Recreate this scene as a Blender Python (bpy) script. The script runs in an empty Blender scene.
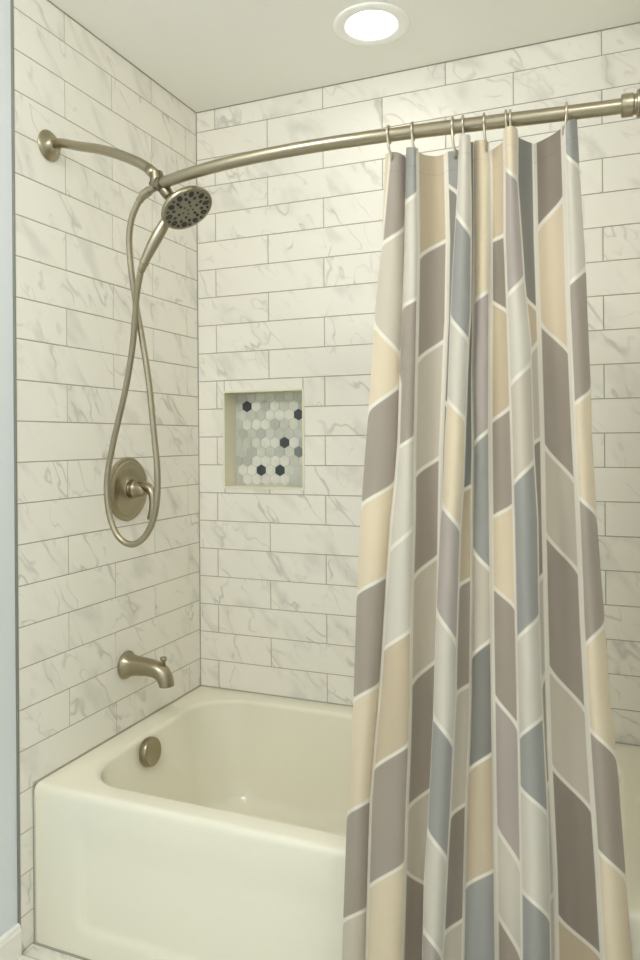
import bpy, bmesh, math, random
import numpy as np
from mathutils import Vector, Matrix
random.seed(7)
SC = bpy.context.scene
COL = SC.collection
PI = math.pi

# ------------------------------------------------------------------ camera
F_PX, CX, CY = 737.77, 320.0, 439.92
YAW, ROLL = -0.38926, -0.0078328
ZO = 0.4244                       # height of the tub deck above the floor
CAM = Vector((1.46426, -2.37561, 0.91214 + ZO))
FW = Vector((math.sin(YAW), math.cos(YAW), 0))
R0 = Vector((math.cos(YAW), -math.sin(YAW), 0)); U0 = Vector((0, 0, 1))
RV = R0 * math.cos(ROLL) + U0 * math.sin(ROLL)
UV = -R0 * math.sin(ROLL) + U0 * math.cos(ROLL)
cd = bpy.data.cameras.new('camera'); cam = bpy.data.objects.new('camera', cd); COL.objects.link(cam)
cd.sensor_fit = 'HORIZONTAL'; cd.sensor_width = 36.0; cd.lens = F_PX * 36 / 640
cd.shift_x = 0; cd.shift_y = -(480 - CY) / 640; cd.clip_start = 0.02
M = Matrix.Identity(4)
for i, v in enumerate((RV, UV, -FW)):
    for j in range(3): M[j][i] = v[j]
M.translation = CAM
cam.matrix_world = M
SC.camera = cam

def ray(x, y): return RV * ((x - CX) / F_PX) + UV * ((CY - y) / F_PX) + FW
def hit(x, y, ax, val):
    d = ray(x, y); return CAM + d * ((val - CAM[ax]) / d[ax])

# ------------------------------------------------------------------ helpers
def link(name, me, mat=None, parent=None, smooth=False):
    o = bpy.data.objects.new(name, me); COL.objects.link(o)
    if mat is not None:
        for m in (mat if isinstance(mat, (list, tuple)) else [mat]): me.materials.append(m)
    if parent is not None:
        o.parent = parent
        o.matrix_parent_inverse = Matrix.Translation(-parent.location)
    if smooth:
        for p in me.polygons: p.use_smooth = True
    return o
def fin(bm, name, mat=None, parent=None, smooth=False, recalc=True):
    if recalc: bmesh.ops.recalc_face_normals(bm, faces=bm.faces[:])
    me = bpy.data.meshes.new(name); bm.to_mesh(me); bm.free()
    o = link(name, me, mat, parent, smooth)
    return o
def sharp(o, ang=35):
    me = o.data
    bm = bmesh.new(); bm.from_mesh(me)
    for e in bm.edges:
        if len(e.link_faces) == 2 and e.calc_face_angle(0) > math.radians(ang): e.smooth = False
    bm.to_mesh(me); bm.free()
    return o
def thing(name, loc, label, cat, group=None):
    o = bpy.data.objects.new(name, None); COL.objects.link(o); o.location = loc
    o.empty_display_size = .05
    o['label'] = label; o['category'] = cat
    if group: o['group'] = group
    return o
def structure(o):
    o['kind'] = 'structure'; return o
def box(bm, x0, y0, z0, x1, y1, z1, bevel=0):
    r = bmesh.ops.create_cube(bm, size=1)
    for v in r['verts']:
        v.co = Vector((x0 + (v.co.x + .5) * (x1 - x0), y0 + (v.co.y + .5) * (y1 - y0), z0 + (v.co.z + .5) * (z1 - z0)))
    if bevel:
        es = list({e for v in r['verts'] for e in v.link_edges})
        bmesh.ops.bevel(bm, geom=es, offset=bevel, segments=2, affect='EDGES', profile=.6)
def frame(d):
    d = Vector(d).normalized()
    a = Vector((0, 0, 1)) if abs(d.z) < .9 else Vector((0, 1, 0))
    u = a.cross(d).normalized(); v = d.cross(u)
    return u, v, d
def lathe(bm, org, axis, prof, n=48, cap0=True, cap1=True):
    """prof: list of (distance along axis, radius)"""
    u, v, d = frame(axis); org = Vector(org); rings = []
    for (h, r) in prof:
        rings.append([bm.verts.new(org + d * h + (u * math.cos(2 * PI * k / n) + v * math.sin(2 * PI * k / n)) * r) for k in range(n)])
    for a, b in zip(rings, rings[1:]):
        for k in range(n): bm.faces.new((a[k], a[(k + 1) % n], b[(k + 1) % n], b[k]))
    if cap0: bm.faces.new(rings[0][::-1])
    if cap1: bm.faces.new(rings[-1])
def catmull(pts, sub=8):
    pts = [Vector(p) for p in pts]; P = [pts[0] * 2 - pts[1]] + pts + [pts[-1] * 2 - pts[-2]]; out = []
    for i in range(1, len(P) - 2):
        for k in range(sub):
            t = k / sub
            out.append(.5 * ((2 * P[i]) + (P[i + 1] - P[i - 1]) * t + (2 * P[i - 1] - 5 * P[i] + 4 * P[i + 1] - P[i + 2]) * t * t + (3 * P[i] - P[i - 1] - 3 * P[i + 1] + P[i + 2]) * t ** 3))
    out.append(pts[-1]); return out
def tube(bm, pts, rad, n=16, cap=True, squash=None):
    """rad: number or function of fraction; parallel-transport frame"""
    L = len(pts); T = []
    for i in range(L):
        T.append((pts[min(i + 1, L - 1)] - pts[max(i - 1, 0)]).normalized())
    u, v, _ = frame(T[0]); rings = []
    for i in range(L):
        if i:
            q = T[i - 1].rotation_difference(T[i]); u = (q @ u); u = (u - T[i] * u.dot(T[i])).normalized()
        v = T[i].cross(u)
        r = rad(i / (L - 1)) if callable(rad) else rad
        rings.append([bm.verts.new(pts[i] + (u * math.cos(2 * PI * k / n) + v * math.sin(2 * PI * k / n)) * r) for k in range(n)])
    for a, b in zip(rings, rings[1:]):
        for k in range(n): bm.faces.new((a[k], a[(k + 1) % n], b[(k + 1) % n], b[k]))
    if cap: bm.faces.new(rings[0][::-1]); bm.faces.new(rings[-1])
def sph(bm, c, r, sx=1, sy=1, sz=1, seg=16):
    m = Matrix.Translation(Vector(c)) @ Matrix.Diagonal((sx, sy, sz, 1))
    bmesh.ops.create_uvsphere(bm, u_segments=seg, v_segments=seg // 2, radius=r, matrix=m)

# ------------------------------------------------------------------ materials
def srgb(r, g, b):
    f = lambda c: (c / 255 / 12.92) if c / 255 <= .04045 else ((c / 255 + .055) / 1.055) ** 2.4
    return (f(r), f(g), f(b), 1)
def mat(name, col=(.8, .8, .8, 1), rough=.5, metal=0, spec=.5):
    m = bpy.data.materials.new(name); m.use_nodes = True
    b = m.node_tree.nodes['Principled BSDF']
    b.inputs['Base Color'].default_value = col; b.inputs['Roughness'].default_value = rough
    b.inputs['Metallic'].default_value = metal; b.inputs['Specular IOR Level'].default_value = spec
    return m
def N(m, t, **k):
    n = m.node_tree.nodes.new(t)
    for a, b in k.items(): setattr(n, a, b)
    return n
def L(m, a, b): m.node_tree.links.new(a, b)
def bsdf(m): return m.node_tree.nodes['Principled BSDF']
def add_bump(m, scale, strength, dist=.001, detail=2, vec=None):
    t = N(m, 'ShaderNodeTexNoise'); t.inputs['Scale'].default_value = scale; t.inputs['Detail'].default_value = detail
    if vec is None:
        c = N(m, 'ShaderNodeTexCoord'); vec = c.outputs['Object']
    L(m, vec, t.inputs['Vector'])
    b = N(m, 'ShaderNodeBump'); b.inputs['Strength'].default_value = strength; b.inputs['Distance'].default_value = dist
    L(m, t.outputs['Fac'], b.inputs['Height']); L(m, b.outputs['Normal'], bsdf(m).inputs['Normal'])
    return t
def marble(name, base, vein, rough, spec=.5, vscale=1.0, amount=.4):
    m = mat(name, base, rough, 0, spec)
    a = N(m, 'ShaderNodeAttribute'); a.attribute_name = 'tuv'
    m0 = N(m, 'ShaderNodeMapping'); m0.inputs['Rotation'].default_value = (0, 0, math.radians(50))
    mp = N(m, 'ShaderNodeMapping'); mp.inputs['Scale'].default_value = (1, 2.1, 1)
    L(m, a.outputs['Vector'], m0.inputs['Vector']); L(m, m0.outputs['Vector'], mp.inputs['Vector'])
    def vein_mask(scale, width, dist, detail, off):
        o = N(m, 'ShaderNodeVectorMath', operation='ADD'); o.inputs[1].default_value = off
        L(m, mp.outputs['Vector'], o.inputs[0])
        t = N(m, 'ShaderNodeTexNoise'); t.inputs['Scale'].default_value = scale; t.inputs['Detail'].default_value = detail
        t.inputs['Distortion'].default_value = dist; t.inputs['Roughness'].default_value = .55
        L(m, o.outputs[0], t.inputs['Vector'])
        s = N(m, 'ShaderNodeMath', operation='SUBTRACT'); s.inputs[1].default_value = .5; L(m, t.outputs['Fac'], s.inputs[0])
        ab = N(m, 'ShaderNodeMath', operation='ABSOLUTE'); L(m, s.outputs[0], ab.inputs[0])
        r = N(m, 'ShaderNodeMapRange'); r.inputs['From Min'].default_value = 0; r.inputs['From Max'].default_value = width
        r.inputs['To Min'].default_value = 1; r.inputs['To Max'].default_value = 0; r.interpolation_type = 'SMOOTHSTEP'
        L(m, ab.outputs[0], r.inputs['Value']); return r.outputs['Result']
    def blob(scale, lo, hi, off):
        o = N(m, 'ShaderNodeVectorMath', operation='ADD'); o.inputs[1].default_value = off
        L(m, mp.outputs['Vector'], o.inputs[0])
        t = N(m, 'ShaderNodeTexNoise'); t.inputs['Scale'].default_value = scale; t.inputs['Detail'].default_value = 2
        L(m, o.outputs[0], t.inputs['Vector'])
        r = N(m, 'ShaderNodeMapRange'); r.inputs['From Min'].default_value = lo; r.inputs['From Max'].default_value = hi
        L(m, t.outputs['Fac'], r.inputs['Value']); return r.outputs['Result']
    def mul(x, y):
        n = N(m, 'ShaderNodeMath', operation='MULTIPLY')
        for i, q in enumerate((x, y)):
            if isinstance(q, (int, float)): n.inputs[i].default_value = q
            else: L(m, q, n.inputs[i])
        return n.outputs[0]
    def mx(x, y):
        n = N(m, 'ShaderNodeMath', operation='MAXIMUM'); L(m, x, n.inputs[0]); L(m, y, n.inputs[1]); return n.outputs[0]
    v1 = mul(vein_mask(2.6 * vscale, .02, .35, 3, (0, 0, 0)), blob(4.5 * vscale, .47, .62, (5, 3, 1)))
    v2 = mul(mul(vein_mask(2.6 * vscale, .09, .35, 3, (0, 0, 0)), blob(5 * vscale, .48, .68, (9, 1, 4))), .55)
    v3 = mul(mul(vein_mask(5 * vscale, .022, .3, 2, (2, 7, 3)), blob(5 * vscale, .5, .64, (1, 8, 2))), .6)
    fac = mul(mx(mx(v1, v2), v3), amount)
    mix = N(m, 'ShaderNodeMix', data_type='RGBA'); mix.inputs[6].default_value = base; mix.inputs[7].default_value = vein
    L(m, fac, mix.inputs[0]); L(m, mix.outputs[2], bsdf(m).inputs['Base Color'])
    return m
TILE = marble('marble_tile', srgb(239, 236, 226), srgb(146, 146, 138), .5, .3)
FLOORT = marble('floor_marble', srgb(226, 224, 212), srgb(130, 130, 126), .3, .4, 1.3, .8)
GROUT = mat('grout', srgb(166, 161, 144), .9)
CEIL = mat('ceiling_paint', srgb(243, 242, 236), .9, 0, .2); add_bump(CEIL, 260, .08)
WALLP = mat('blue_grey_paint', srgb(222, 227, 230), .7, 0, .3); add_bump(WALLP, 300, .08)
WHITE = mat('white_trim_paint', srgb(240, 238, 230), .35)
TUB = mat('tub_enamel', srgb(235, 232, 214), .18, 0, .45)
bsdf(TUB).inputs['Coat Weight'].default_value = .3; bsdf(TUB).inputs['Coat Roughness'].default_value = .08
NICKEL = mat('brushed_nickel', (.37, .325, .23, 1), .34, 1)
NICKD = mat('dark_nickel_ring', (.2, .175, .12, 1), .38, 1)  # darker nickel of the bracket parts
def brush(m):
    c = N(m, 'ShaderNodeTexCoord'); mp = N(m, 'ShaderNodeMapping'); mp.inputs['Scale'].default_value = (30, 300, 300)
    L(m, c.outputs['Object'], mp.inputs['Vector'])
    t = N(m, 'ShaderNodeTexNoise'); t.inputs['Scale'].default_value = 4; L(m, mp.outputs['Vector'], t.inputs['Vector'])
    r = N(m, 'ShaderNodeMapRange'); r.inputs['To Min'].default_value = .25; r.inputs['To Max'].default_value = .36
    L(m, t.outputs['Fac'], r.inputs['Value']); L(m, r.outputs['Result'], bsdf(m).inputs['Roughness'])
brush(NICKEL)
HOSEM = mat('braided_hose_metal', (.38, .335, .24, 1), .38, 1)
FACEM = mat('spray_face_grey', srgb(138, 134, 116), .4, .3)
NOZM = mat('nozzle_dark_rubber', srgb(52, 51, 44), .5)
CAULK = mat('caulk_grey', srgb(168, 164, 148), .7)
EDGE = mat('tile_edge_metal', srgb(150, 150, 142), .35, .6)
NICHEF = mat('niche_frame_stone', srgb(232, 228, 206), .3)
def hexmat(name, c): 
    m = mat(name, srgb(*c), .25)
    t = add_bump(m, 40, .05); r = N(m, 'ShaderNodeMix', data_type='RGBA')
    r.inputs[6].default_value = srgb(*c); r.inputs[7].default_value = srgb(*[max(0, int(q * .87)) for q in c])
    L(m, t.outputs['Fac'], r.inputs[0]); L(m, r.outputs[2], bsdf(m).inputs['Base Color']); return m
HEXM = [hexmat('hex_white', (246, 247, 238)), hexmat('hex_pale', (232, 234, 224)), hexmat('hex_grey', (220, 223, 213)), hexmat('hex_mid', (204, 208, 199)), hexmat('hex_charcoal', (78, 84, 90)), hexmat('hex_slate', (140, 147, 147))]
HEXG = mat('hex_grout', srgb(204, 205, 192), .9)

# ------------------------------------------------------------------ tiled surfaces
def tiled(name, O, U, V, Nn, rects, gout, mats, clip=None, holes=(), gap=.0028, th=.0018, flip=1):
    """rects: (u0,v0,u1,v1) tiles; the grout sits th behind the tile faces; O is on the tile face plane"""
    bm = bmesh.new(); lay = bm.loops.layers.float_vector.new('tuv')
    O, U, V, Nn = map(Vector, (O, U, V, Nn)); b = .0009
    P = lambda u, v, d: bm.verts.new(O + U * u + V * v + Nn * d)
    def quad(vs, uvs, mi, off):
        f = bm.faces.new(vs); f.material_index = mi
        for l, uv in zip(f.loops, uvs): l[lay] = (uv[0] * flip + off[0], uv[1] + off[1], off[2])
    def cut(rs, h):
        out = []
        for (a, b_, c, d) in rs:
            x0, y0, x1, y1 = h
            if x0 >= c or x1 <= a or y0 >= d or y1 <= b_: out.append((a, b_, c, d)); continue
            if a < x0: out.append((a, b_, x0, d))
            if c > x1: out.append((x1, b_, c, d))
            m0, m1 = max(a, x0), min(c, x1)
            if b_ < y0: out.append((m0, b_, m1, y0))
            if d > y1: out.append((m0, y1, m1, d))
        return out
    for r in rects:
        off = (random.uniform(0, 40), random.uniform(0, 40), random.uniform(0, 20))
        if clip:
            r = (max(r[0], clip[0]), max(r[1], clip[1]), min(r[2], clip[2]), min(r[3], clip[3]))
        pieces = [r]
        for h in holes: pieces = cut(pieces, h)
        for (a, b0, c, d) in pieces:
            a += gap / 2; b0 += gap / 2; c -= gap / 2; d -= gap / 2
            if c - a < .004 or d - b0 < .004: continue
            o = [(a, b0), (c, b0), (c, d), (a, d)]; i = [(a + b, b0 + b), (c - b, b0 + b), (c - b, d - b), (a + b, d - b)]
            vi = [P(u, v, 0) for u, v in i]; vm = [P(u, v, -b) for u, v in o]; vo = [P(u, v, -th - .001) for u, v in o]
            quad(vi, i, 0, off)
            for k in range(4):
                q = (k + 1) % 4
                quad([vm[k], vm[q], vi[q], vi[k]], [o[k], o[q], i[q], i[k]], 0, off)
                quad([vo[k], vo[q], vm[q], vm[k]], [o[k]] * 2 + [o[q]] * 2, 0, off)
    gp = [gout]
    for h in holes: gp = cut(gp, h)
    for (a, b0, c, d) in gp:
        vs = [P(a, b0, -th), P(c, b0, -th), P(c, d, -th), P(a, d, -th)]
        quad(vs, [(a, b0), (c, b0), (c, d), (a, d)], 1, (0, 0, 0))
        ws = [P(a, b0, -.02), P(c, b0, -.02), P(c, d, -.02), P(a, d, -.02)]
        for k in range(4):
            q = (k + 1) % 4
            quad([vs[q], vs[k], ws[k], ws[q]], [(0, 0)] * 4, 1, (0, 0, 0))
        quad(ws[::-1], [(0, 0)] * 4, 1, (0, 0, 0))
    o = fin(bm, name, mats, recalc=False)
    return structure(o)

CZ = 2.1372 + ZO                 # ceiling
XR = 1.524                       # right alcove wall
YT = -.8938                      # end of the tiled left wall
# back wall
HB, ZB0 = .1032, 2.0613 + ZO
uE = {}
def backj(r):
    if r % 2 == 0:
        l = [.07904 - .43024, .07904, .07904 + .43024, .07904 + .86049, 1.414, 1.414 + .43]
    else:
        l = [.07904 - .21512 + .43024 * k for k in range(-1, 5)]
    return l
NX0, NZ0, NX1, NZ1 = .1105, .742 + ZO, .4265, 1.0895 + ZO
rects = []
zs = [CZ + .03] + [ZB0 - HB * k for k in range(26)]
for r in range(len(zs) - 1):
    js = backj(r)
    for a, b in zip(js, js[1:]): rects.append((a, zs[r + 1], b, zs[r]))
tiled('wall_back', (0, 0, 0), (1, 0, 0), (0, 0, 1), (0, -1, 0), rects, (-.0, 0, XR, CZ), [TILE, GROUT], clip=(.001, 0, XR - .001, CZ - .0015), holes=[(NX0, NZ0, NX1, NZ1)])
# left wall
HL, ZL0 = .10838, .85928 + ZO
rects = []
zs = [CZ + .03] + [ZL0 + 11 * HL - HL * k for k in range(24)]
for r in range(len(zs) - 1):
    js = [.07215 + .2098 * k for k in (range(-2, 7, 2) if r % 2 else range(-1, 7, 2))]
    for a, b in zip(js, js[1:]): rects.append((a, zs[r + 1], b, zs[r]))
tiled('wall_left', (0, 0, 0), (0, -1, 0), (0, 0, 1), (1, 0, 0), rects, (0, 0, -YT, CZ), [TILE, GROUT], clip=(.001, .001, -YT - .002, CZ - .0015), flip=-1)
# right wall (just out of frame)
rects = []
for r in range(25):
    z1 = ZB0 + .0 - HB * (r - 1); js = [.1 + .2 * k for k in (range(-2, 7, 2) if r % 2 else range(-1, 7, 2))]
    for a, b in zip(js, js[1:]): rects.append((a, z1 - HB, b, z1))
tiled('wall_right', (XR, 0, 0), (0, -1, 0), (0, 0, 1), (-1, 0, 0), rects, (0, 0, .95, CZ), [TILE, GROUT], clip=(.001, .001, .948, CZ - .0015))
# floor
rects = []
for i in range(-1, 13):
    for j in range(0, 8):
        x0 = -.03 + .305 * i + (.1525 if j % 2 else 0); y0 = -.847 - .405 * (j + 1) + .36
        rects.append((x0, y0, x0 + .305, y0 + .405))
fl = tiled('floor', (0, 0, 0), (1, 0, 0), (0, 1, 0), (0, 0, 1), rects, (-.02, -3.7, 2.7, .02), [FLOORT, GROUT], clip=(-.008, -3.6, 2.6, 0), gap=.003)

def slab(name, x0, y0, z0, x1, y1, z1, m):
    bm = bmesh.new(); box(bm, x0, y0, z0, x1, y1, z1); return structure(fin(bm, name, m))
# ceiling with a round cut for the lamp
LX, LY, LR = .787, -.300, .085
def ceiling():
    bm = bmesh.new(); n = 64
    X0, X1, Y0, Y1 = -.03, 2.65, -3.65, .03
    ring = [bm.verts.new((LX + LR * math.cos(2 * PI * k / n), LY + LR * math.sin(2 * PI * k / n), CZ)) for k in range(n)]
    sq = []
    for k in range(n):
        a = 2 * PI * k / n; c, s = math.cos(a), math.sin(a); t = .16 / max(abs(c), abs(s))
        sq.append(bm.verts.new((LX + t * c, LY + t * s, CZ)))
    for k in range(n): bm.faces.new((ring[k], ring[(k + 1) % n], sq[(k + 1) % n], sq[k]))
    up = [bm.verts.new((v.co.x, v.co.y, CZ + .12)) for v in ring]
    for k in range(n): bm.faces.new((ring[(k + 1) % n], ring[k], up[k], up[(k + 1) % n]))
    for (a, b, c, d) in ((X0, Y0, LX - .16, Y1), (LX + .16, Y0, X1, Y1), (LX - .16, Y0, LX + .16, LY - .16), (LX - .16, LY + .16, LX + .16, Y1)):
        bm.faces.new([bm.verts.new(p) for p in ((a, b, CZ), (c, b, CZ), (c, d, CZ), (a, d, CZ))])
    bm.faces.new([bm.verts.new(p) for p in ((X0, Y0, CZ + .12), (X1, Y0, CZ + .12), (X1, Y1, CZ + .12), (X0, Y1, CZ + .12))])
    return structure(fin(bm, 'ceiling', CEIL, recalc=False))
ceiling()
# rest of the bathroom
slab('wall_left_painted', -.05, -3.6, 0, -.006, YT - .002, CZ, WALLP)
slab('wall_return', XR + .022, -1.0, 0, 2.6, -.95, CZ, WALLP)
slab('wall_right_painted', 2.6, -3.6, 0, 2.65, -.95, CZ, WALLP)
WX0, WX1, WZ0, WZ1 = .35, 1.95, .95, 2.2
bm = bmesh.new()
box(bm, -.05, -3.65, 0, WX0, -3.6, CZ); box(bm, WX1, -3.65, 0, 2.65, -3.6, CZ)
box(bm, WX0, -3.65, 0, WX1, -3.6, WZ0); box(bm, WX0, -3.65, WZ1, WX1, -3.6, CZ)
structure(fin(bm, 'wall_front', WALLP))
bm = bmesh.new()
for a in ((WX0 - .06, WZ0 - .06, WX1 + .06, WZ0), (WX0 - .06, WZ1, WX1 + .06, WZ1 + .06), (WX0 - .06, WZ0, WX0, WZ1), (WX1, WZ0, WX1 + .06, WZ1), ((WX0 + WX1) / 2 - .02, WZ0, (WX0 + WX1) / 2 + .02, WZ1)):
    box(bm, a[0], -3.62, a[1], a[2], -3.585, a[3])
structure(fin(bm, 'added_window_1', WHITE))  # unseen window, added in the rear wall to let light in
# trims
bm = bmesh.new(); box(bm, -.006, YT - .0035, 0, .0012, YT - .0005, CZ); structure(fin(bm, 'trim_1', EDGE))
def caulk(name, x0, y0, z0, x1, y1, z1):
    bm = bmesh.new(); box(bm, x0, y0, z0, x1, y1, z1); structure(fin(bm, name, CAULK))
caulk('trim_2', 0, -.0022, ZO + .001, .0022, 0, CZ)                    # corner
caulk('trim_3', 0, YT, CZ - .0025, .002, 0, CZ)                  # left wall to ceiling
caulk('trim_4', 0, -.002, CZ - .0025, XR, 0, CZ)                 # back wall to ceiling
# baseboard
bm = bmesh.new()
pr = [(-.006, 0), (.008, 0), (.008, .066), (.005, .072), (.0045, .078), (.001, .082), (-.006, .082)]
va = [bm.verts.new((x, YT - .004, z)) for x, z in pr]; vb = [bm.verts.new((x, -3.6, z)) for x, z in pr]
for k in range(len(pr)): bm.faces.new((va[k], va[(k + 1) % len(pr)], vb[(k + 1) % len(pr)], vb[k]))
bm.faces.new(va); bm.faces.new(vb[::-1]); structure(fin(bm, 'baseboard_left', WHITE))

# ------------------------------------------------------------------ niche
ND = .088
bm = bmesh.new()
def strip(pts4, m): 
    f = bm.faces.new([bm.verts.new(p) for p in pts4]); f.material_index = m
e = .0008; NX0s, NX1s, NZ0s, NZ1s = NX0, NX1, NZ0, NZ1; NX0 += e; NX1 -= e; NZ0 += e; NZ1 -= e
strip([(NX0, 0, NZ0), (NX0, ND, NZ0), (NX0, ND, NZ1), (NX0, 0, NZ1)], 0)
strip([(NX1, 0, NZ1), (NX1, ND, NZ1), (NX1, ND, NZ0), (NX1, 0, NZ0)], 0)
strip([(NX0, 0, NZ1), (NX0, ND, NZ1), (NX1, ND, NZ1), (NX1, 0, NZ1)], 0)
strip([(NX1, 0, NZ0), (NX1, ND, NZ0), (NX0, ND, NZ0), (NX0, 0, NZ0)], 0)
niche = structure(fin(bm, 'wall_niche', NICHEF, recalc=False))
# frame trim
bm = bmesh.new(); w = .0055
for a in ((NX0 - w, NZ0 - w, NX1 + w, NZ0 + .002), (NX0 - w, NZ1 - .002, NX1 + w, NZ1 + w), (NX0 - w, NZ0, NX0 + .002, NZ1), (NX1 - .002, NZ0, NX1 + w, NZ1)):
    box(bm, a[0], -.004, a[1], a[2], .004, a[3], .0012)
fin(bm, 'niche_frame', NICHEF, niche)
# mosaic back
bm = bmesh.new()
PIT = .0386; RW = PIT * .866
p0 = hit(200 + 235 / 4.923, 370 + 537 / 4.923, 1, ND)
f = bm.faces.new([bm.verts.new(p) for p in ((NX0, ND, NZ0), (NX1, ND, NZ0), (NX1, ND, NZ1), (NX0, ND, NZ1))]); f.material_index = 6
dark = {(1, 2): 4, (1, 4): 4, (4, 4): 4, (7, 6): 4, (8, 0): 4, (3, 6): 5, (2, -1): 3}
white = {(0, 0), (0, 1), (0, 2), (0, 3), (0, 4), (1, 0), (1, 1), (1, 3), (2, 1), (2, 2), (2, 3), (2, 4), (4, 2), (4, 3), (4, 5), (6, 0), (6, 1), (6, 2), (7, 3), (7, 4), (7, 5), (8, 1), (8, 3)}
RWf = (p0.z - NZ0 + .5 * 0 + (NZ1 - p0.z)) / 1
rr = .5 * PIT / math.cos(PI / 6) - .0011
for r in range(-1, 11):
    for c in range(-3, 9):
        cx = p0.x + (c - (.5 if r % 2 else 0)) * PIT; cz = p0.z + r * RW * 1.02
        mi = dark.get((r, c), 0 if (r, c) in white else random.choice((1, 1, 2, 2, 2, 3)))
        pts = [(cx + rr * math.cos(PI / 6 + k * PI / 3), cz + rr * math.sin(PI / 6 + k * PI / 3)) for k in range(6)]
        pts = [(min(max(x, NX0), NX1), min(max(z, NZ0), NZ1)) for x, z in pts]
        if max(p[0] for p in pts) - min(p[0] for p in pts) < .003 or max(p[1] for p in pts) - min(p[1] for p in pts) < .003: continue
        fr = [bm.verts.new((x, ND - .002, z)) for x, z in pts]; bk = [bm.verts.new((x, ND, z)) for x, z in pts]
        try:
            g = bm.faces.new(fr); g.material_index = mi
            for k in range(6):
                g = bm.faces.new((bk[k], bk[(k + 1) % 6], fr[(k + 1) % 6], fr[k])); g.material_index = mi
        except ValueError: pass
fin(bm, 'hexagon_mosaic', HEXM + [HEXG], niche)

# ------------------------------------------------------------------ bathtub
tubX0, tubX1, tubY0, tubY1 = .003, XR - .004, -.847, -.003
tub = thing('bathtub', ((tubX0 + tubX1) / 2, -.43, 0), 'white alcove bathtub with a plain front apron below the marble tiled walls', 'bathtub')
def rrect(x0, x1, y0, y1, r, n=12):
    """rounded rectangle, counter-clockwise, 4n points"""
    out = []
    for (cx, cy, a0) in ((x1 - r, y1 - r, 0), (x0 + r, y1 - r, PI / 2), (x0 + r, y0 + r, PI), (x1 - r, y0 + r, 1.5 * PI)):
        for k in range(n):
            a = a0 + (PI / 2) * k / (n - 1); out.append((cx + r * math.cos(a), cy + r * math.sin(a)))
    return out
def tub_body():
    bm = bmesh.new(); n = 14
    rings = []
    def ring(x0, x1, y0, y1, r, z): rings.append([bm.verts.new((x, y, z)) for x, y in rrect(x0, x1, y0, y1, r, n)])
    ox0, ox1, oy0, oy1 = .088, 1.452, -.776, -.082
    # outer edge (front edge rounded over onto the apron), then deck, rim, walls, floor
    ring(tubX0, tubX1, tubY0, tubY1, .004, ZO - .03)
    ring(tubX0, tubX1, tubY0, tubY1, .005, ZO - .018)
    ring(tubX0, tubX1, tubY0 + .0015, tubY1, .006, ZO - .010)
    ring(tubX0 + .001, tubX1 - .001, tubY0 + .005, tubY1, .007, ZO - .004)
    ring(tubX0 + .002, tubX1 - .002, tubY0 + .011, tubY1, .008, ZO - .0006)
    ring(tubX0 + .004, tubX1 - .004, tubY0 + .018, tubY1 - .002, .012, ZO)
    ring(ox0 - .012, ox1 + .012, oy0 - .012, oy1 + .012, .15, ZO)
    for i in range(1, 7):
        a = i / 6 * PI / 2
        ring(ox0 - .012 + .016 * math.sin(a), ox1 + .012 - .016 * math.sin(a), oy0 - .012 + .014 * math.sin(a), oy1 + .012 - .014 * math.sin(a), .148, ZO - .016 * (1 - math.cos(a)))
    for z, dl, dr, dy, r in ((-.05, .012, .03, .006, .15), (-.12, .03, .08, .016, .15), (-.2, .048, .15, .03, .15), (-.26, .062, .2, .045, .145), (-.298, .072, .235, .056, .14), (-.314, .082, .25, .066, .135), (-.324, .10, .27, .082, .12), (-.328, .13, .30, .11, .1)):
        ring(ox0 + dl, ox1 - dr, oy0 + dy, oy1 - dy, r, ZO + z)
    for a, b in zip(rings, rings[1:]):
        m = len(a)
        for k in range(m): bm.faces.new((a[k], a[(k + 1) % m], b[(k + 1) % m], b[k]))
    bm.faces.new(rings[-1])
    o = fin(bm, 'tub_shell', TUB, tub, smooth=True)
    # apron with a shallow recessed panel
    bm = bmesh.new(); nx, nz = 150, 60; g = []
    px0, px1, pz0, pz1, cr = .135, XR - .135, .058, .5, .05
    for j in range(nz + 1):
        row = []
        z = .0 + (ZO - .03) * j / nz
        for i in range(nx + 1):
            x = tubX0 + (tubX1 - tubX0) * i / nx
            qx = abs(x - (px0 + px1) / 2) - (px1 - px0) / 2 + cr; qz = (pz0 + cr) - z
            d = math.hypot(max(qx, 0), max(qz, 0)) + min(max(qx, qz), 0) - cr
            t = min(max(-d / .03, 0), 1); t = t * t * (3 - 2 * t)
            top = min(max((ZO - .06 - z) / .10, 0), 1); top = top * top * (3 - 2 * top)
            row.append(bm.verts.new((x, tubY0 + .007 * t * top, z)))
        g.append(row)
    for j in range(nz):
        for i in range(nx): bm.faces.new((g[j][i], g[j][i + 1], g[j + 1][i + 1], g[j + 1][i]))
    bk = {}
    for i0, s in ((0, 0), (nx, 1)):
        for j in range(nz): 
            a, b = g[j][i0], g[j + 1][i0]
            bm.faces.new((a, b, bm.verts.new((b.co.x, tubY0 + .03, b.co.z)), bm.verts.new((a.co.x, tubY0 + .03, a.co.z))))
    fin(bm, 'front_apron', TUB, tub, smooth=True)
    # overflow cover on the sloping end wall
    bm = bmesh.new(); c = hit(147.5, 751.5, 0, .104)
    ax = Vector((1, 0, .12)).normalized(); c = c - ax * .006
    lathe(bm, c, ax, [(0, .033), (.003, .038), (.006, .042), (.012, .0435), (.013, .0415), (.0155, .0415), (.0165, .0435), (.025, .0430), (.028, .041), (.0282, .0385), (.0272, .037), (.0275, .0005)], 48)
    ov = fin(bm, 'overflow_cover', NICKEL, tub, smooth=True); sharp(ov)
    ov['label'] = 'round brushed nickel overflow cover'
    bm = bmesh.new(); lathe(bm, (.28, -.43, ZO - .3305), (0, 0, 1), [(0, .03), (.004, .034), (.006, .03), (.004, .022), (.004, .001)], 32)
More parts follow.
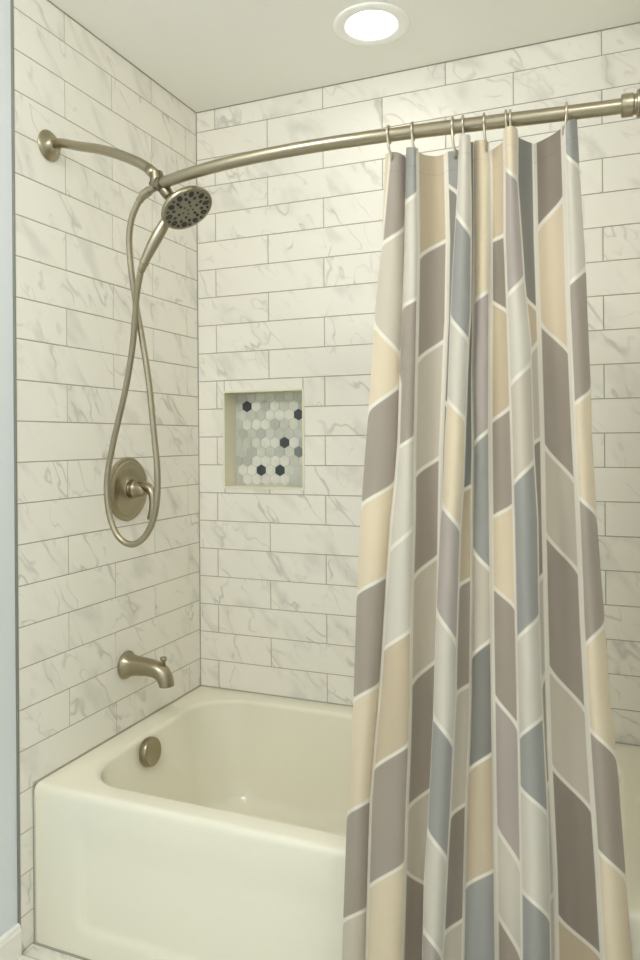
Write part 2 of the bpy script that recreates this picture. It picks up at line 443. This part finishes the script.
    dr = fin(bm, 'drain', NICKEL, tub, smooth=True); sharp(dr)
tub_body()
caulk('trim_5', 0, -.0045, ZO - .002, XR, -.0005, ZO + .0025)
caulk('trim_6', .0, -.845, ZO - .002, .0045, 0, ZO + .0025)
caulk('trim_7', -.0, -.8475, .0, .0038, -.840, ZO - .004)
caulk('trim_8', 0, -.8515, 0, XR, -.8468, .004)

# ------------------------------------------------------------------ tub spout
sp0 = hit(125.5, 664.5, 0, 0)
sp = thing('tub_spout', sp0, 'brushed nickel tub spout with small diverter knob above the tub deck', 'faucet')
bm = bmesh.new(); lathe(bm, sp0, (1, 0, 0), [(.0, .041), (.004, .044), (.009, .0435), (.013, .040)], 48)
sharp(fin(bm, 'wall_flange', NICKEL, sp, smooth=True))
def spout_body():
    bm = bmesh.new(); n = 32; rings = []
    # (x, z centre, half width y, half height, tilt of section in xz plane)
    S = [(.012, 0, .040, .040, 0), (.02, 0, .036, .036, 0), (.035, .0005, .0315, .031, 0), (.055, .001, .030, .0295, 0), (.082, .001, .0285, .0275, 0), (.106, -.001, .028, .027, .1),
         (.124, -.005, .0275, .0265, .35), (.139, -.014, .027, .0255, .75), (.148, -.027, .026, .0245, 1.15), (.152, -.040, .025, .0235, 1.4), (.154, -.050, .024, .023, 1.5)]
    for (x, z, a, b, t) in S:
        nrm = Vector((math.sin(t), 0, math.cos(t)))
        rings.append([bm.verts.new(sp0 + Vector((x, 0, z)) + Vector((0, 1, 0)) * a * math.cos(2 * PI * k / n) + nrm * b * math.sin(2 * PI * k / n)) for k in range(n)])
    for a, b in zip(rings, rings[1:]):
        for k in range(n): bm.faces.new((a[k], a[(k + 1) % n], b[(k + 1) % n], b[k]))
    inner = [bm.verts.new(v.co * .25 + (sp0 + Vector((.154, 0, -.05))) * .75 + Vector((0, 0, .012))) for v in rings[-1]]
    mid = [bm.verts.new(v.co * .85 + (sp0 + Vector((.154, 0, -.05))) * .15 + Vector((0, 0, .001))) for v in rings[-1]]
    for A, B in ((rings[-1], mid), (mid, inner)):
        for k in range(n): bm.faces.new((A[k], A[(k + 1) % n], B[(k + 1) % n], B[k]))
    bm.faces.new(inner); bm.faces.new(rings[0][::-1])
    sharp(fin(bm, 'spout_body', NICKEL, sp, smooth=True), 50)
    bm = bmesh.new(); lathe(bm, sp0 + Vector((.143, 0, .004)), (0, 0, 1), [(0, .0065), (.020, .006), (.024, .0095), (.030, .0108), (.034, .0095), (.036, .001)], 24)
    fin(bm, 'diverter_knob', NICKEL, sp, smooth=True)
spout_body()

# ------------------------------------------------------------------ shower valve
v0 = hit(127, 489, 0, 0)
va_ = thing('shower_valve', v0, 'round brushed nickel shower valve with curved lever on left tiled wall', 'faucet')
bm = bmesh.new(); lathe(bm, v0, (1, 0, 0), [(0, .101), (.004, .102), (.008, .099), (.0095, .093), (.0085, .090), (.0125, .086), (.014, .079), (.012, .075), (.0095, .066), (.010, .045), (.014, .034), (.018, .031)], 72)
sharp(fin(bm, 'escutcheon', NICKEL, va_, smooth=True), 40)
bm = bmesh.new(); lathe(bm, v0, (1, 0, 0), [(.016, .026), (.024, .024), (.026, .0285), (.034, .0285), (.038, .025), (.05, .0245), (.064, .023), (.074, .019), (.079, .010), (.080, .001)], 40)
sharp(fin(bm, 'valve_hub', NICKEL, va_, smooth=True), 40)
bm = bmesh.new()
lp = [v0 + Vector(p) for p in ((.040, 0, .004), (.066, -.004, .008), (.088, -.008, .006), (.103, -.012, -.010), (.109, -.016, -.036), (.108, -.018, -.064), (.101, -.018, -.092))]
tube(bm, catmull(lp, 8), lambda f: .019 - .009 * min(f * 1.5, 1) + .0005 * f, 20)
fin(bm, 'lever_handle', NICKEL, va_, smooth=True)

# ------------------------------------------------------------------ shower arm + bracket
YB = -.872
f0 = hit(48.5, 146, 0, 0)
brk = hit(160, 180, 1, YB)
arm = thing('shower_pipe', f0, 'curved brushed nickel arm running from left wall flange to shower bracket', 'shower arm')
bm = bmesh.new(); lathe(bm, f0, (1, 0, 0), [(0, .041), (.003, .0425), (.006, .0405), (.010, .034), (.014, .0255), (.020, .021), (.028, .019), (.029, .014)], 48)
sharp(fin(bm, 'wall_flange', NICKEL, arm, smooth=True))
def mixy(x, y, t): return hit(x, y, 1, f0.y + (YB - f0.y) * t)
ap = [f0 + Vector((.005, 0, 0)), f0 + Vector((.045, -.002, .0)), mixy(80, 146.5, .3), mixy(98, 149, .5), mixy(117, 154, .7), mixy(134, 160.5, .85), mixy(147, 167.5, .95), mixy(156, 175, 1)]
bm = bmesh.new(); tube(bm, catmull(ap, 8), lambda f: .0125 if f < .85 else .0125 - .002 * (f - .85) / .15, 20)
fin(bm, 'pipe', NICKEL, arm, smooth=True)
bm = bmesh.new(); tube(bm, [mixy(149, 169, .96), mixy(156, 175.5, 1)], .0138, 20)
fin(bm, 'threaded_nut', NICKEL, arm, smooth=True)

br = thing('shower_bracket', brk, 'dark-ringed diverter bracket joining shower arm, curtain rod and hand shower', 'bracket')
rodp = [(165, 183), (200, 169.3), (250, 157.5), (320, 146.5), (388, 135.3), (452, 127), (506, 120), (566, 112.5), (620, 107)]
RZ = 1.53 + ZO
rp = [hit(x, y, 2, RZ) for x, y in rodp]
# smooth plan curve of the rod
xs = np.array([p.x for p in rp]); ys = np.array([p.y for p in rp])
cf = np.polyfit(xs, ys, 3)
def rody(X): return np.polyval(cf, np.clip(X, .40, 1.53))
rs = hit(163, 183.5, 2, RZ)
d = Vector((1, (rody(rs.x + .02) - rody(rs.x)) / .02, 0)).normalized()
bm = bmesh.new()
lathe(bm, rs - d * .014, d, [(0, .0165), (.002, .0185), (.012, .0190), (.016, .0175), (.016, .0138)], 32)
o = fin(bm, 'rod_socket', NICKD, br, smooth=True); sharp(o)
bm = bmesh.new()
c0 = hit(155, 178, 1, YB - .0)
tube(bm, catmull([hit(156, 173, 1, YB), hit(157, 181, 1, YB), hit(155, 187, 1, YB + .002)], 6), .0165, 24)
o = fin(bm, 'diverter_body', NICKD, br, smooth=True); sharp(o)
bm = bmesh.new()
tube(bm, catmull([hit(160, 182, 1, YB), hit(165, 190, 1, YB), hit(170, 197, 1, YB + .002)], 6), lambda f: .0125 + .0025 * math.sin(f * PI), 20)
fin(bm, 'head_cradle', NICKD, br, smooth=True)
bm = bmesh.new()
tube(bm, [hit(155, 187, 1, YB + .002), hit(149.5, 190.5, 1, YB + .004)], .0095, 20)
tube(bm, [hit(149.5, 190.5, 1, YB + .004), hit(142, 196, 1, YB + .006)], .0115, 20)
sharp(fin(bm, 'hose_outlet', NICKEL, br, smooth=True))

# ------------------------------------------------------------------ hand shower
hc = hit(187, 208.5, 1, YB - .012)
maj = (RV * 235 + UV * 140).normalized()
mino = (RV * .51 - UV * .86).normalized()
tl = math.acos(.62)
vr = (hc - CAM).normalized(); maj = (maj - vr * maj.dot(vr)).normalized(); mino = vr.cross(maj); mino = mino if mino.z < 0 else -mino
hn = (mino * math.sin(tl) - vr * math.cos(tl)).normalized()
hs = thing('hand_shower', hc, 'round multi-nozzle brushed nickel hand shower held in bracket at rod end', 'shower head')
px_m = (hc - CAM).dot(FW) / F_PX
HR = 27.3 * px_m
def lathe2(bm, org, ax, prof, n=48):
    lathe(bm, org, ax, prof, n)
bm = bmesh.new()
lathe(bm, hc, hn, [(-.030, .012), (-.027, .030), (-.020, HR * .72), (-.010, HR * .93), (-.003, HR * 1.0), (.001, HR * 1.0), (.004, HR * .975), (.0045, HR * .93), (.003, HR * .915)], 64)
sharp(fin(bm, 'head_shell', NICKEL, hs, smooth=True), 50)
bm = bmesh.new()
lathe(bm, hc, hn, [(.0015, HR * .92), (.0035, HR * .90), (.0042, HR * .6), (.0045, HR * .3), (.0052, HR * .12), (.0052, .0004)], 64)
face = fin(bm, 'spray_face', FACEM, hs, smooth=True); face['label'] = 'grey spray face with dark rubber nozzles'
fu, fv, _ = frame(hn)
def nozzle(ang, rad, sx, sy):
    bm = bmesh.new()
    c = hc + hn * .0045 + (fu * math.cos(ang) + fv * math.sin(ang)) * rad * HR
    er = (fu * math.cos(ang) + fv * math.sin(ang)); et = hn.cross(er)
    n = 14; rings = []
    for h, s in ((-.001, 1.0), (.0012, .95), (.002, .6), (.0012, .35)):
        rings.append([bm.verts.new(c + hn * h + (er * sx * math.cos(2 * PI * k / n) + et * sy * math.sin(2 * PI * k / n)) * s * HR) for k in range(n)])
    for a, b in zip(rings, rings[1:]):
        for k in range(n): bm.faces.new((a[k], a[(k + 1) % n], b[(k + 1) % n], b[k]))
    bm.faces.new(rings[-1])
    fin(bm, 'nozzle', NOZM, face, smooth=True)
for k in range(10): nozzle(2 * PI * k / 10 + .2, .73, .135, .105)
for k in range(10): nozzle(2 * PI * (k + .5) / 10 + .2, .56, .075, .06)
for k in range(10): nozzle(2 * PI * (k + .5) / 10 + .2, .81, .05, .055)
for k in range(6): nozzle(2 * PI * k / 6, .37, .06, .055)
for k in range(5): nozzle(2 * PI * k / 5 + .5, .2, .035, .035)
nozzle(0, 0, .035, .035)
bm = bmesh.new()
yb = YB - .012
hp = [hit(172, 212, 1, yb + .022), hit(165, 223, 1, yb + .018), hit(157.5, 236, 1, yb + .012), hit(149.5, 251, 1, yb + .008), hit(144, 263, 1, yb + .006)]
tube(bm, catmull(hp, 8), lambda f: .0135 - .0015 * math.cos(f * PI * 2) - .001 * f, 24)
fin(bm, 'handle', NICKEL, hs, smooth=True)
bm = bmesh.new(); e0 = hp[-1]; e1 = hit(140.8, 271.5, 1, yb + .006); dd = (e1 - e0)
lathe(bm, e0, dd, [(-.002, .0115), (0, .0125), (.003, .0115), (.004, .0098), (dd.length * .9, .0092), (dd.length, .008)], 24)
sharp(fin(bm, 'handle_end', NICKEL, hs, smooth=True))

# ------------------------------------------------------------------ hose
hpx = [(143, 195.5, .006), (137, 205, .008), (131.5, 219.7, .012), (129.3, 236, .018), (129.6, 252, .025), (131.5, 272, .032), (134, 291, .04), (137, 311, .05), (143, 344, .06), (149, 384, .065), (154, 434.6, .07), (157.3, 470, .07), (157.2, 497, .07),
       (153.5, 519, .07), (144.4, 537, .07), (132, 544.5, .07), (119, 537.5, .07), (110.5, 519, .07), (107, 495, .07), (107.6, 474, .07), (113, 444, .07), (118.5, 420, .065), (126, 387, .055), (132.4, 347.6, .045), (135.2, 315, .03), (136.8, 294, .018), (140.6, 272, .0)]
hz = thing('shower_hose', hit(132, 544.5, 1, YB + .07), 'long metal hose looping down from hand shower in front of the valve', 'hose')
hpts = catmull([hit(x, y, 1, YB + dy + (-.006 if False else 0)) for x, y, dy in hpx], 22)
bm = bmesh.new()
dens = []
for a, b in zip(hpts, hpts[1:]): dens.append(a)
# resample evenly for the spiral ribs
acc = [0]
for a, b in zip(hpts, hpts[1:]): acc.append(acc[-1] + (b - a).length)
tot = acc[-1]; nseg = int(tot / .0022); res = []; j = 0
for i in range(nseg + 1):
    s = tot * i / nseg
    while j < len(acc) - 2 and acc[j + 1] < s: j += 1
    t = (s - acc[j]) / max(acc[j + 1] - acc[j], 1e-9); res.append(hpts[j].lerp(hpts[j + 1], t))
tube(bm, res, lambda f: .0079 + .00035 * (1 if int(round(f * nseg)) % 2 else -1), 14)
fin(bm, 'hose_tube', HOSEM, hz, smooth=True)
bm = bmesh.new(); d0 = (res[6] - res[0]).normalized(); lathe(bm, res[0] - d0 * .004, d0, [(0, .0095), (.018, .0095), (.022, .0085)], 20)
sharp(fin(bm, 'hose_nut', NICKEL, hz, smooth=True))

# ------------------------------------------------------------------ curtain rod
rod = thing('shower_curtain_rod', (XR - .003, float(rody(1.52)), RZ), 'bowed brushed nickel curtain rod carrying the patterned curtain', 'curtain rod')
pts = [Vector((x, float(rody(x)), RZ)) for x in np.linspace(rs.x - .003, XR - .004, 90)]
bm = bmesh.new(); tube(bm, pts, .0137, 28); fin(bm, 'rod_pole', NICKEL, rod, smooth=True)
rd = (pts[-1] - pts[-3]).normalized()
c1 = Vector((1.466, float(rody(1.466)), RZ))
rl = (XR - .002 - c1.x) / rd.x
bm = bmesh.new(); lathe(bm, c1, rd, [(0, .0142), (.0, .019), (.002, .0208), (.005, .0212), (.020, .0210), (.022, .0185), (.026, .0185), (.027, .024), (.030, .0255)], 36)
sharp(fin(bm, 'rod_collar', NICKEL, rod, smooth=True), 30)
bm = bmesh.new(); lathe(bm, c1, rd, [(.029, .022), (.031, .0255), (.036, .0275), (.041, .031), (.046, .036), (rl - .003, .038), (rl, .0375)], 40)
sharp(fin(bm, 'wall_flange', NICKEL, rod, smooth=True), 30)

# ------------------------------------------------------------------ curtain
# sRGB of the printed cloth
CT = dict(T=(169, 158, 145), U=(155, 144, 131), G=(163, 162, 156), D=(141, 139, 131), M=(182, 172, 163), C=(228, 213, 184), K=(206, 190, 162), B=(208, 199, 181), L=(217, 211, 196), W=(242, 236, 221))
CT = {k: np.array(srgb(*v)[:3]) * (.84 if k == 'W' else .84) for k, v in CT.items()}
YBOT = 1150.0
def cur(*p): return np.array(p, float).reshape(-1, 2)
# boundaries: (y,x) lists in the photograph, depth towards the room (m), white seam half width left / right (px)
BD = [
 dict(p=cur(150,385.5, 245,381.7, 322,374, 410,368.6, 440,366.2, 510,361, 596,356.8, 700,353.4, 752,350.9, 815,347, 920,343.2, 960,342), d=-.012, wl=0, wr=0),
 dict(p=cur(150,406, 230,404.2, 320,402.3, 385,399, 440,397.4, 480,394.6, 520,390.2, 570,386.4, 650,381.7, 690,379, 740,374.4, 800,369.7, 880,367.2, 960,365), d=-.012, wl=0, wr=2.6, yw=372),
 dict(p=cur(150,416.5, 250,417.6, 310,416.8, 400,415, 440,414, 520,413.3, 560,412.2, 620,410.8, 700,409.8, 745,408.6, 800,406.5, 860,404.7, 960,401.8), d=.004, wl=.6, wr=2.5),
 dict(p=cur(150,445.5, 240,447.8, 320,446.6, 340,445.4, 450,441, 520,439.8, 610,438.5, 715,437, 835,431, 960,427), d=-.022, wl=2.2, wr=2.4),
 dict(p=cur(135,459.4, 190,457.4, 210,456, 270,452.4, 310,450.6, 400,447.3, 430,445, 500,442.6, 520,440.4, 610,436.2, 715,433, 745,431.6, 835,427, 880,423.8, 930,422.7, 960,422), d=.004, wl=0, wr=.4),
 dict(p=cur(135,470.3, 200,471.5, 240,471.8, 310,471.2, 345,469.2, 420,466.2, 480,464.2, 535,460.8, 650,457.2, 700,456.3, 745,454, 800,451.5, 860,448.2, 920,445.2, 960,442.8), d=.004, wl=1.3, wr=.3),
 dict(p=cur(140,474.3, 240,474.4, 320,473.2, 380,472.3, 450,472.9, 500,472, 520,471.7, 600,471.5, 690,470.2, 745,468.8, 800,466.4, 880,464.4, 960,462.7), d=-.012, wl=1.3, wr=1.6),
 dict(p=cur(140,488.8, 170,490.1, 300,490.4, 430,489.9, 520,490.8, 620,491.7, 745,493.4, 870,495.5, 960,496.5), d=-.006, wl=2.0, wr=2.6),
 dict(p=cur(128,503, 165,504.2, 240,504.4, 320,507.4, 420,510.7, 520,513.4, 620,515.6, 745,518.4, 870,520.8, 960,521.5), d=.004, wl=.9, wr=1.5),
 dict(p=cur(128,518, 180,517.8, 240,522, 280,524.6, 310,527.7, 340,530.8, 452,534, 520,538, 600,539, 680,541.4, 745,544.6, 800,547.5, 900,550, 960,551), d=.0, wl=.9, wr=.5),
 dict(p=cur(140,534, 240,535.9, 320,538.6, 440,542.2, 520,543.6, 660,546.8, 745,549, 870,555, 960,557), d=-.022, wl=2.2, wr=2.6),
 dict(p=cur(128,562.8, 200,565, 300,567.8, 420,573, 520,578, 620,582, 745,588.6, 870,597.3, 960,602.5), d=.0, wl=2.4, wr=2.6),
 dict(p=cur(120,577, 165,579.5, 270,586, 320,587.8, 390,591, 430,591.8, 520,597, 580,601.4, 620,604.8, 690,609, 745,615.4, 800,620, 875,625.7, 960,632.3), d=-.014, wl=0, wr=0),
]
# panels: bulge (m), roundness, divider ends (left y, right y), exponent, colours top to bottom, top edge (left, mid, right)
PN = [
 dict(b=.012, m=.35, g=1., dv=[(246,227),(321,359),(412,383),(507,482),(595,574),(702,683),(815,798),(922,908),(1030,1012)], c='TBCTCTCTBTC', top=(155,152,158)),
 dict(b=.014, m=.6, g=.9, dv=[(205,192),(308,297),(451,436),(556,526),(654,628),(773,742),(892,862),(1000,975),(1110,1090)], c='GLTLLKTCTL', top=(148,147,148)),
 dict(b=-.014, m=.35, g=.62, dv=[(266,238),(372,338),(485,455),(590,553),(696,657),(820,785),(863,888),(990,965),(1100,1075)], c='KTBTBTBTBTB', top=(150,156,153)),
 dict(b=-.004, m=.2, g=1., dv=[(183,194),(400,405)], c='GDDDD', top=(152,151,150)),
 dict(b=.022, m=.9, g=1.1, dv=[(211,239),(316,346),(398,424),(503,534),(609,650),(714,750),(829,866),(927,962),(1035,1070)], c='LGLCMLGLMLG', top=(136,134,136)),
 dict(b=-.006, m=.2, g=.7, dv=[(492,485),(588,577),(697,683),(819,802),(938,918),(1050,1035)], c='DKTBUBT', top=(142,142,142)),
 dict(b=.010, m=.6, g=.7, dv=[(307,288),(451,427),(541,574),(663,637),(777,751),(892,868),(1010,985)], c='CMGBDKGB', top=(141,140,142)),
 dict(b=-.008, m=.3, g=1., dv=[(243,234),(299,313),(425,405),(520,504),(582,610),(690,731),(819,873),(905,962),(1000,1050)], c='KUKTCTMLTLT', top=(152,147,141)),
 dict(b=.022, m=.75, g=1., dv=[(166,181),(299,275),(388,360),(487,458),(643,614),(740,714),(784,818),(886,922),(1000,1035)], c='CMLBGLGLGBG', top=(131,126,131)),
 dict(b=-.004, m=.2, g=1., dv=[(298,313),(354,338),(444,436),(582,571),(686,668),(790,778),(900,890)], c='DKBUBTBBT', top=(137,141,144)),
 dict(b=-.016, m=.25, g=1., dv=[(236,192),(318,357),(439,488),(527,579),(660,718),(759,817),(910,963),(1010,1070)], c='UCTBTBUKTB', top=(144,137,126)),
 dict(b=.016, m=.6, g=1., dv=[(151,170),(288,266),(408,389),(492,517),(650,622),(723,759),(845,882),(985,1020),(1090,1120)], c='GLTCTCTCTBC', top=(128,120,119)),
]
def curtain():
    NV = 1030
    v = np.linspace(0, 1, NV)
    def bx(b, y):
        p = b['p']; x = np.interp(y, p[:, 0], p[:, 1])
        k = 2 if len(p) > 3 else 1
        s = (p[-1, 1] - p[-1 - k, 1]) / (p[-1, 0] - p[-1 - k, 0]); x = np.where(y > p[-1, 0], p[-1, 1] + s * (y - p[-1, 0]), x)
        return x
    colsP, colsC = [], []
    rv, uv, fw, cm = (np.array(q) for q in (RV, UV, FW, CAM))
    for i, P in enumerate(PN):
        bl, br_ = BD[i], BD[i + 1]
        wmax = max(np.max(bx(br_, np.array([150., 500, 950])) - bx(bl, np.array([150., 500, 950]))), 6)
        n = int(wmax * 1.9) + 6
        for k in range(n + (1 if i == len(PN) - 1 else 0)):
            s = k / n; t = s
            # theta-spaced near rounded edges
            m = P['m']; sx = (1 - m) * t + m * (1 - math.cos(PI * t)) / 2
            tp = P['top']; yt = tp[0] * (1 - t) * (1 - 2 * t) + 4 * tp[1] * t * (1 - t) + tp[2] * t * (2 * t - 1)
            if k == 0 and i: yt = .5 * (yt + PN[i - 1]['top'][2])
            y = yt + v * (YBOT - yt)
            xl, xr = bx(bl, y), bx(br_, y)
            x = xl + (xr - xl) * sx
            w = np.clip((xr - xl), 0, 40)
            amp = np.minimum(abs(P['b']) * 1.9, w * .0019 * 1.5) * np.sign(P['b'])
            grow = .75 + .35 * v
            off = 1.7 * (bl['d'] * (1 - t) + br_['d'] * t) * grow + amp * math.sin(PI * t) * grow
            off = off + .022 * v            # the cloth swings clear of the tub front
            # gentle irregularity of the hang
            off = off + .0035 * np.sin(y / 83. + i * 1.7) * math.sin(PI * t) + .0012 * np.sin(y / 27. + i)
            # project on the hanging surface
            X = np.full(NV, 1.2)
            dr = np.outer((x - CX) / F_PX, rv) + np.outer((CY - y) / F_PX, uv) + fw
            for _ in range(5):
                yy = rody(X) - off
                tt = (yy - cm[1]) / dr[:, 1]; X = cm[0] + dr[:, 0] * tt
            pos = cm + dr * tt[:, None]
            colsP.append(pos)
            # printed pattern
            cc = [CT[c] for c in P['c']]
            col = np.tile(cc[0], (NV, 1)); white = np.zeros(NV)
            def gf(q): q = min(max(q, 0), 1); return (.2 * q + .8 * math.acos(1 - 2 * q) / PI) ** P['g']
            gx = gf(sx); dg = (gf(sx + .02) - gf(sx - .02)) / (min(sx + .02, 1) - max(sx - .02, 0))
            for q, (a, b) in enumerate(P['dv']):
                yk = a + (b - a) * gx
                col[y > yk] = cc[min(q + 1, len(cc) - 1)]
                sl = (b - a) * dg / np.maximum(xr - xl, 3)
                dist = np.abs(y - yk) / np.sqrt(1 + sl ** 2)
                white = np.maximum(white, np.clip((2.15 - dist) / .7, 0, 1))
            # seams
            dl = x - xl; dr_ = xr - x
            on = np.clip((y - bl.get('yw', 0)) / 12, 0, 1)
            white = np.maximum(white, np.clip((bl['wr'] * on - dl) / .7 + .5, 0, 1) * (bl['wr'] > 0))
            white = np.maximum(white, np.clip((br_['wl'] - dr_) / .7 + .5, 0, 1) * (br_['wl'] > 0))
            if i == 0:      # cream sliver of the leading edge
                lim = 383.5 + (y - 158) * (-1.5 / 88.) + np.clip((246 - y) / 90, 0, 1) * 6.5
                col[(x < lim) & (y < 246)] = CT['C']
                white = np.maximum(white, np.clip((1.3 - np.abs(x - lim)), 0, 1) * (y < 246))
            col = col * (1 - white[:, None]) + CT['W'] * white[:, None]
            # stitched hem at the heading
            st = np.clip(1 - np.abs(y - yt - 19) / .8, 0, 1)[:, None] * .16
            col = col * (1 - st)
            colsC.append(col)
    Pm = np.array(colsP); Cm = np.array(colsC); nu = len(Pm)
    co = Pm.reshape(-1, 3)
    idx = np.arange(nu * NV).reshape(nu, NV)
    q = np.stack([idx[:-1, :-1], idx[:-1, 1:], idx[1:, 1:], idx[1:, :-1]], -1).reshape(-1, 4)
    me = bpy.data.meshes.new('shower_curtain')
    me.vertices.add(len(co)); me.vertices.foreach_set('co', co.ravel().astype('f4'))
    me.loops.add(q.size); me.loops.foreach_set('vertex_index', q.ravel().astype('i4'))
    me.polygons.add(len(q)); me.polygons.foreach_set('loop_start', np.arange(0, q.size, 4, dtype='i4')); me.polygons.foreach_set('loop_total', np.full(len(q), 4, dtype='i4'))
    me.polygons.foreach_set('use_smooth', np.ones(len(q), dtype=bool))
    me.update(calc_edges=True)
    at = me.color_attributes.new('print', 'FLOAT_COLOR', 'POINT')
    at.data.foreach_set('color', np.concatenate([Cm.reshape(-1, 3), np.ones((len(co), 1))], 1).ravel().astype('f4'))
    m = mat('printed_cloth', rough=.75, spec=.25)
    a = N(m, 'ShaderNodeVertexColor'); a.layer_name = 'print'; L(m, a.outputs['Color'], bsdf(m).inputs['Base Color'])
    bsdf(m).inputs['Sheen Weight'].default_value = .15
    add_bump(m, 900, .12, .0006)
    # thin woven cloth lets some light through
    tr = N(m, 'ShaderNodeBsdfTranslucent'); L(m, a.outputs['Color'], tr.inputs['Color'])
    mx = N(m, 'ShaderNodeMixShader'); mx.inputs[0].default_value = .1
    out = m.node_tree.nodes['Material Output']
    L(m, bsdf(m).outputs[0], mx.inputs[1]); L(m, tr.outputs[0], mx.inputs[2]); L(m, mx.outputs[0], out.inputs['Surface'])
    o = link('shower_curtain', me, m)
    o['label'] = 'pleated shower curtain in taupe, cream and grey blocks with white lines'; o['category'] = 'curtain'
curtain()

# ------------------------------------------------------------------ hooks
HK = [(388.5, 391.5, 153, 'curtain hook leftmost on the rod, above the taupe curtain edge'),
      (412.5, 415.5, 149, 'second curtain hook from the left, above a narrow blue-grey fold'),
      (452.5, 455.0, 150, 'third hook from the left, with grey cloth bunched below it'),
      (463.0, 465.0, 136, 'fourth hook from the left, above the pale rounded grey fold'),
      (484.0, 486.5, 143, 'fifth hook from the left, above the long cream fold'),
      (505.8, 507.5, 131, 'left one of the two close hooks above the rounded cream fold'),
      (510.2, 511.0, 130, 'right one of the two close hooks above the rounded cream fold'),
      (566.5, 563.5, 127, 'rightmost curtain hook on the rod, above the blue-grey curtain corner')]
def hook(px, bxp, by, label):
    # rod point below that pixel
    X = 1.2
    for _ in range(20):
        dr = ray(px, 120); t = (float(rody(X)) - CAM.y) / dr.y; X = CAM.x + dr.x * t
    c = Vector((X, float(rody(X)), RZ))
    tx = Vector((1, (float(rody(X + .01)) - float(rody(X - .01))) / .02, 0)).normalized()
    nr = Vector((tx.y, -tx.x, 0))                # towards the room
    b = hit(bxp, by + 5, 1, c.y - .004); drop = min(b.z - c.z, -.024); sh = (b - c).dot(tx)
    R_ = .0175; pts = []
    for k in range(15):                            # over the rod, opening at the back
        a = math.radians(215 - 17.5 * k); pts.append(c + (-nr * -math.cos(a) * R_) * 1.0 + Vector((0, 0, 1)) * math.sin(a) * R_ + tx * (sh * .10 * k / 14))
    last = pts[-1]
    e = c + tx * sh
    pts += [c + nr * .012 + Vector((0, 0, drop * .66)) + tx * sh * .45, e + nr * .009 + Vector((0, 0, drop * .86)), e + nr * .003 + Vector((0, 0, drop - .003)), e - nr * .007 + Vector((0, 0, drop)), e - nr * .011 + Vector((0, 0, drop + .007)), e - nr * .007 + Vector((0, 0, drop + .013))]
    bm = bmesh.new(); tube(bm, catmull(pts, 4), .0025, 10)
    sph(bm, pts[-1], .0036, seg=10); sph(bm, pts[0], .0033, seg=10)
    o = fin(bm, 'curtain_hook', HOOKM, None, smooth=True)
    o['label'] = label; o['category'] = 'curtain hook'; o['group'] = 'metal curtain hooks on the rod'
HOOKM = mat('hook_nickel', (.5, .45, .34, 1), .28, 1)
for h in HK: hook(*h)

# ------------------------------------------------------------------ ceiling lamp
RINGW = mat('lamp_ring_white', srgb(250, 250, 246), .4)
lm = thing('recessed_ceiling_light', (LX, LY, CZ), 'round recessed ceiling light with white trim ring, switched on', 'ceiling light')
bm = bmesh.new(); lathe(bm, (LX, LY, CZ), (0, 0, -1), [(-.0005, .086), (-.0005, .112), (.003, .1125), (.006, .110), (.007, .100), (.006, .080), (.003, .0755), (-.014, .0725), (-.048, .066)], 72, cap0=False, cap1=False)
sharp(fin(bm, 'trim_ring', RINGW, lm, smooth=True), 50)
LENS = mat('lit_lens', (1, 1, 1, 1), .5)
bsdf(LENS).inputs['Emission Color'].default_value = (1, .975, .93, 1); bsdf(LENS).inputs['Emission Strength'].default_value = 27
bm = bmesh.new(); lathe(bm, (LX, LY, CZ), (0, 0, -1), [(-.049, .0660), (-.047, .0660), (-.042, .05), (-.041, .001)], 48)
fin(bm, 'lens', LENS, lm, smooth=True)

# ------------------------------------------------------------------ light
def area(name, loc, rot, sx, sy, e, col):
    l = bpy.data.lights.new(name, 'AREA'); l.shape = 'RECTANGLE'; l.size = sx; l.size_y = sy; l.energy = e; l.color = col
    o = bpy.data.objects.new(name, l); COL.objects.link(o); o.location = loc; o.rotation_euler = rot; return o
area('added_window_fill', ((WX0 + WX1) / 2, -3.68, (WZ0 + WZ1) / 2), (PI / 2, 0, 0), 1.6, 1.25, 7, (.93, .97, 1))  # soft fill light added outside the unseen window opening
for x, y, en in ((.45, -2.15, 36), (1.75, -2.2, 13)):     # unseen fill lights added under the ceiling, standing in for bounced flash
    l = bpy.data.lights.new('added_ceiling_fill', 'POINT'); l.shadow_soft_size = .13; l.energy = en; l.color = (1, .98, .96)
    o = bpy.data.objects.new('added_ceiling_fill', l); COL.objects.link(o); o.location = (x, y, CZ - .16)
SC.cycles.diffuse_bounces = 8; SC.cycles.max_bounces = 14
w = bpy.data.worlds.new('World'); SC.world = w; w.use_nodes = True
w.node_tree.nodes['Background'].inputs[0].default_value = (.8, .9, 1, 1); w.node_tree.nodes['Background'].inputs[1].default_value = 1.0
SC.view_settings.view_transform = 'Standard'; SC.view_settings.look = 'None'; SC.view_settings.gamma = 1; SC.view_settings.use_curve_mapping = False
SC.view_settings.exposure = -0.25
